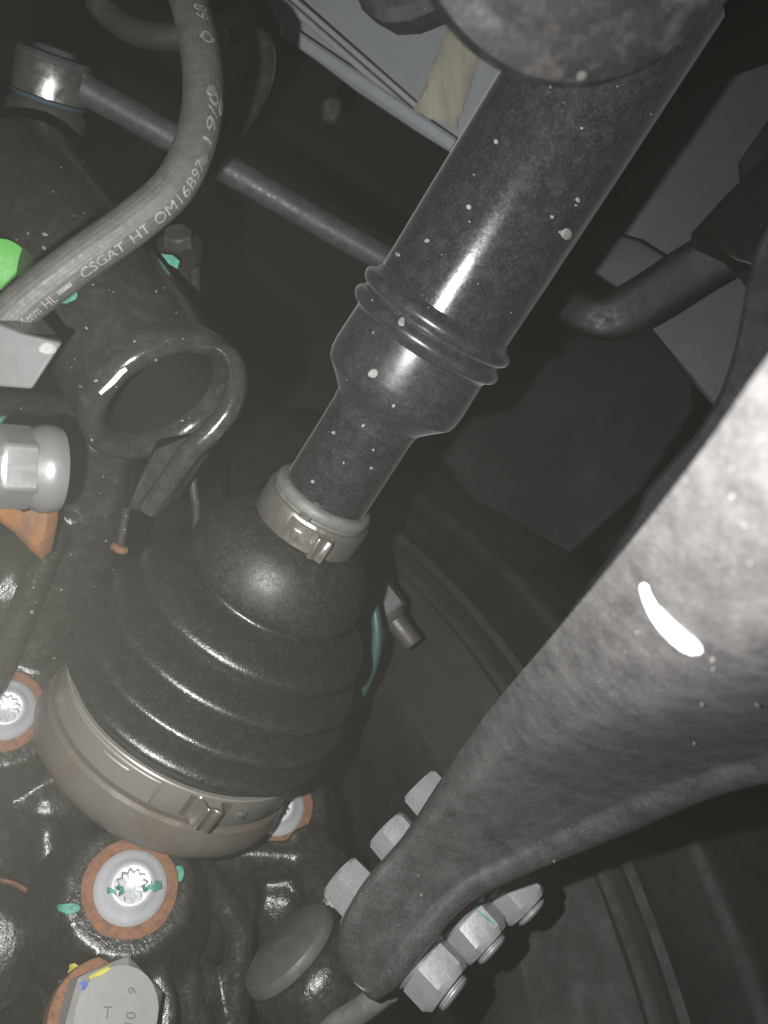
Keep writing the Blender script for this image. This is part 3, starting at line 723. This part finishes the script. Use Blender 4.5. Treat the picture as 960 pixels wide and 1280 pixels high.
hose_text('19/0', (247, 186), (258, 130), 30, .003); hose_text('O', (259, 73), (258, 56), 26, .003); hose_text('-', (258.5, 66), (258, 64), 26, .0042); hose_text('68', (256, 46), (252, 26), 26, .0036)
pr.build('printed_text', M['print'], hose, smooth=0)
marks('yellow_dash', M['neck'], [blob(254, 201, 5, 10, .45, 12, .15, rnd), blob(265, 113, 7, 8, 0, 12, .15, rnd), blob(276, 134, 2.5, 11, .05, 12, .1, rnd)], [hose_o], hose)
# block that grips the hose end
ez = P(18, 418, 206)
fr_ = [P(-60, 392, 207), P(0, 404, 204), P(28, 417, 203), P(78, 428, 207), P(40, 486, 208), P(-60, 478, 207)]
bk = [P(-60, 372, 224), P(0, 372, 224), P(40, 384, 224), P(54, 392, 222), P(78, 426, 218), P(40, 484, 224)]
mb = MB(); mb.rings([fr_, [P(-60, 385, 222), P(0, 392, 221), P(52, 395, 219), P(79, 427, 221), P(41, 486, 224), P(-60, 480, 224)]])
o = mb.build('end_block', M['alu'], hose, smooth=20)
bv = o.modifiers.new('bevel', 'BEVEL'); bv.width = .0007; bv.segments = 2; bv.limit_method = 'ANGLE'
marks('pale_dab', M['chip'], [blob(59, 436, 11, 8, .1, 12, .1, rnd)], [o], hose)

# ------------------------------------------------------------------ flanged bolt on the left
fp = P(57, 586, 232); fax = (Vector((-.80, -.60, .03))).normalized(); ff = frame(fp, fax, CAM - fp)
fb_ = thing('flange_bolt', 'big silver flanged hex bolt head at the left edge above rusty bracket', 'bolt', ff)
MB().lathe([(-.004, .010), (-.0035, .0122), (-.001, .0130), (.0012, .0129), (.0030, .0122), (.0048, .0112), (.0055, .009)], ff, 56).build('flange', M['alu'], fb_)
o = MB().hexprism(ff, .0124, .0030, .0150, .0018, rot=math.radians(-30), chb=.0012).build('head', M['alu'], fb_, smooth=15)
bvm = o.modifiers.new('round', 'BEVEL'); bvm.width = .0007; bvm.segments = 2; bvm.limit_method = 'ANGLE'; bvm.angle_limit = math.radians(25)
# rusty pointed bracket below it
rb = thing('rusty_bracket', 'small orange rusty pointed bracket below the silver flanged bolt', 'bracket', P(40, 660, 262))
A = [P(-30, 604, 262), P(30, 640, 250), P(73, 628, 262), P(72, 652, 264), P(64, 690, 266), P(52, 699, 264), P(40, 690, 263), P(18, 666, 262), P(-30, 630, 262)]
mb = MB(); c = P(40, 655, 254)
bk = [p + (p - CAM).normalized() * .010 for p in A]
mid = [c + (p - c) * .55 + (CAM - c).normalized() * .001 for p in A]
mb.rings([bk, A, mid]); mb.build('bracket_body', M['copper'], rb, smooth=50)

# ================================================================== TIE ROD
tj = P(64, 98, 330); tax = (Vector((.32, -.40, .86))).normalized(); tf = frame(tj, tax, Vector((0, -1, 0)))
tr = thing('tie_rod', 'thin grey tie rod with silver ringed end joint, behind the brake hose', 'tie rod', tf)
MB().tube(crom([P(92, 104, 332), P(150, 136, 338), P(280, 209, 352), P(400, 279, 366), P(520, 346, 380), P(640, 410, 395)], 4), [.0072] * 2 + [.0062] * 19, 24).build('rod', M['rod'], tr)
MB().lathe([(-.0075, .012), (-.007, .0144), (.0055, .0146), (.0066, .0138)], tf, 64).build('joint_ring', M['steelring'], tr)
cp = MB().lathe([(.0062, .0140), (.0076, .0146), (.0090, .0138), (.0096, .0085), (.0115, .0075), (.0122, .005), (.0122, .0001)], tf, 48).build('cap', M['rod'], tr)
MB().lathe([(-.0075, .0145), (-.0080, .0148), (-.0088, .0146), (-.0092, .013)], tf, 48).build('seal_ring', M['blue'], tr)
MB().lathe([(-.0090, .0135), (-.013, .0158), (-.019, .0155), (-.024, .0120), (-.027, .008), (-.028, .005)], tf, 48).build('boot', M['rubber'], tr)
MB().tube([P(70, 150, 336), P(84, 185, 338), P(80, 215, 338)], [.005, .0048, .0036], 16).build('stud', M['gloss'], tr)

# ================================================================== SMALL THINGS
def cable(name, label, cat, pts, r, mt, n=8, part=None):
    o = MB().tube(crom([P(*p) for p in pts], n), r, 16).build(name, mt); prop(o, label, cat); return o
cable('vent_hose', 'glossy black looped vent hose beside the top of the brake hose', 'hose', [(285, 46, 330), (312, 40, 332), (332, 58, 332), (332, 95, 330), (316, 135, 326), (292, 170, 322), (265, 205, 320)], .0034, M['gloss'])
cable('breather_pipe', 'dim dark pipe running behind the top of the brake hose', 'pipe', [(120, 0, 350), (140, 22, 350), (175, 42, 348), (225, 46, 345), (262, 40, 345)], .0055, M['rubber'])
cable('sensor_cable', 'thin black cable with pale flecks hanging below the round sleeve', 'cable', [(238, 540, 285), (239, 575, 286), (242, 610, 288), (246, 650, 292), (240, 700, 300)], .0016, M['cable'])
cable('earth_wire', 'short dark wire just left of the rubber boot top', 'wire', [(158, 634, 288), (154, 660, 290), (149, 688, 292)], .0016, M['cable'])
prop(MB().tube(crom([P(143, 683, 290), P(149, 687, 288), P(156, 688, 290)], 4), .0016, 10).build('wire_clip', M['rust']), 'tiny orange clip at the foot of the short dark wire', 'clip')
cable('brake_wire', 'thin teal wire curving down the right side of the rubber boot', 'wire', [(455, 730, 335), (466, 755, 333), (471, 785, 332), (469, 820, 333), (458, 852, 336), (442, 885, 342)], .0022, M['tealwire'])
# bolt above the sleeve
bb = P(224, 306, 292); bbf = frame(bb, (Vector((.1, -.8, .55))).normalized())
sb = thing('sensor_bolt', 'small dark bolt with teal mark peeking out below the brake hose', 'bolt', bbf)
MB().lathe([(-.006, .008), (-.001, .0085), (.0005, .0080), (.001, .005)], bbf, 32).build('washer', M['cast'], sb)
MB().hexprism(bbf, .0056, .0005, .0055, .0008).build('head', M['rubber'], sb, smooth=20)
mb = MB().plate([P(201, 317, 281), P(216, 319, 280), P(224, 326, 280), P(221, 336, 281), P(211, 330, 281)], .001); mb.build('teal_paint', M['teal'], sb)
# nut and stud behind the boot
n0, n1 = P(479, 757, 362), P(515, 803, 357); nax = (n1 - n0).normalized(); nf = frame(n0, nax, CAM - n0)
nt_ = thing('stud_nut', 'small steel nut on a dark stud, right of the rubber boot', 'nut', nf)
MB().hexprism(nf, .0100, -.008, .006, .001, rot=.2).build('nut', M['alu'], nt_, smooth=20)
MB().lathe([(.005, .0075), (.008, .0062), (.009, .0048), (.0215, .0046), (.0225, .0040), (.0225, .0001)], nf, 28).build('stud', mat('stud_steel', (.09, .085, .08), .5, metal=.4, dust=(.10, .09, .08), dust_amt=.4, dscale=150), nt_)
MB().tube([P(448, 700, 372), P(468, 708, 370), P(474, 728, 371), P(470, 750, 373)], [.007, .0078, .0066, .006], 16).build('plastic_cap', M['black'], nt_)
# little clip on the dark panel
ck = thing('panel_clip', 'tiny black plastic clip on the dark panel near the flange', 'clip', P(412, 132, 470))
MB().plate([P(400, 128, 470), P(410, 117, 468), P(424, 122, 468), P(424, 140, 468), P(416, 154, 470), P(402, 148, 471)], .006, .0015).build('clip_body', M['rubber'], ck)
for k in range(4):
    MB().plate([P(406 + k * .8, 126 + k * 4, 467.4), P(412 + k * .6, 125 + k * 4, 467), P(412 + k * .6, 127.4 + k * 4, 467), P(406 + k * .8, 128.6 + k * 4, 467.4)], .0008).build('tooth', M['alu'], ck)

# ------------------------------------------------------------------ black subframe bracket at the right
sbk = thing('subframe_bracket', 'black painted bracket with upturned tab, between drive shaft and control arm', 'bracket', P(860, 340, 330))
bpts = crom([P(668, 350, 342), P(700, 374, 337), P(734, 393, 332), P(766, 396, 329), P(806, 376, 325), P(860, 341, 319), P(920, 308, 312), P(985, 280, 306)], 5)
rr = []
for i_, p in enumerate(bpts):
    t = (bpts[min(i_ + 1, len(bpts) - 1)] - bpts[max(i_ - 1, 0)]).normalized(); v = (CAM - p).normalized(); v = (v - t * v.dot(t)).normalized(); n = t.cross(v)
    k = i_ / (len(bpts) - 1); hw = .0056 + .0050 * min(k * 2.0, 1); dp = .0046
    if i_ == 0: hw *= .8
    rr.append([p + n * hw * math.copysign(abs(math.cos(a)) ** .6, math.cos(a)) + v * dp * math.copysign(abs(math.sin(a)) ** .6, math.sin(a)) for a in [2 * math.pi * q / 24 for q in range(24)]])
MB().rings(rr).build('bar', M['bracket'], sbk, smooth=60)
blk = [P(862, 288, 296), P(905, 240, 290), P(965, 182, 284), P(1040, 150, 280), P(1040, 360, 276), P(955, 350, 282), P(932, 318, 288), P(905, 305, 292)]
o = MB().plate(blk, .03, .004).build('block', M['bracket'], sbk, smooth=80); bvm = o.modifiers.new('round', 'BEVEL'); bvm.width = .0025; bvm.segments = 3

# ------------------------------------------------------------------ rubber bush close to the lens
nb = P(752, -176, 112); nbf = frame(nb, (Vector((.05, -1, -.55))).normalized())
bush = thing('rubber_bush', 'blurred dusty round rubber bush close up at the top right', 'bush', nbf)
k = .00142
MB().lathe([(-.02, 17 * k), (-.012, 19 * k), (-.006, 20 * k), (-.002, 19.4 * k), (-.0002, 17.5 * k), (.0004, 16 * k), (.0000, 14.6 * k), (.0004, 13 * k), (.001, 11 * k), (.001, 9 * k), (.002, 7 * k), (.003, 4 * k), (.003, .1 * k)], nbf, 72).build('bush_body', M['near'], bush)
MB().plate([P(430, -40, 190), P(560, -40, 180), P(548, 5, 182), P(506, 22, 186), P(476, 24, 188), P(448, 8, 190)], .01, .002).build('bracket_ear', M['flank'], bush)

# ------------------------------------------------------------------ thin air volume added to imitate the lens veil of the flash
hz = MB(); a = Vector((-.75, -.12, CAMZ - .75)); b = Vector((.75, .72, CAMZ + .75))
x0, y0, z0 = a; x1, y1, z1 = b
hz.add([(x0, y0, z0), (x1, y0, z0), (x1, y1, z0), (x0, y1, z0), (x0, y0, z1), (x1, y0, z1), (x1, y1, z1), (x0, y1, z1)],
       [(0, 1, 2, 3), (4, 5, 6, 7), (0, 1, 5, 4), (1, 2, 6, 5), (2, 3, 7, 6), (3, 0, 4, 7)])
hm = bpy.data.materials.new('veil_haze'); hm.use_nodes = True; nt = hm.node_tree; nt.nodes.clear()
out = nt.nodes.new('ShaderNodeOutputMaterial'); pv = nt.nodes.new('ShaderNodeVolumePrincipled')
pv.inputs['Color'].default_value = (.98, .965, .84, 1); pv.inputs['Density'].default_value = .036; pv.inputs['Density Attribute'].default_value = ''; hm.cycles.homogeneous_volume = True
nt.links.new(pv.outputs[0], out.inputs['Volume'])
prop(hz.build('veil_haze', hm, smooth=0), kind='stuff')

for o in S.objects:
    if '_inv' in o: del o['_inv']
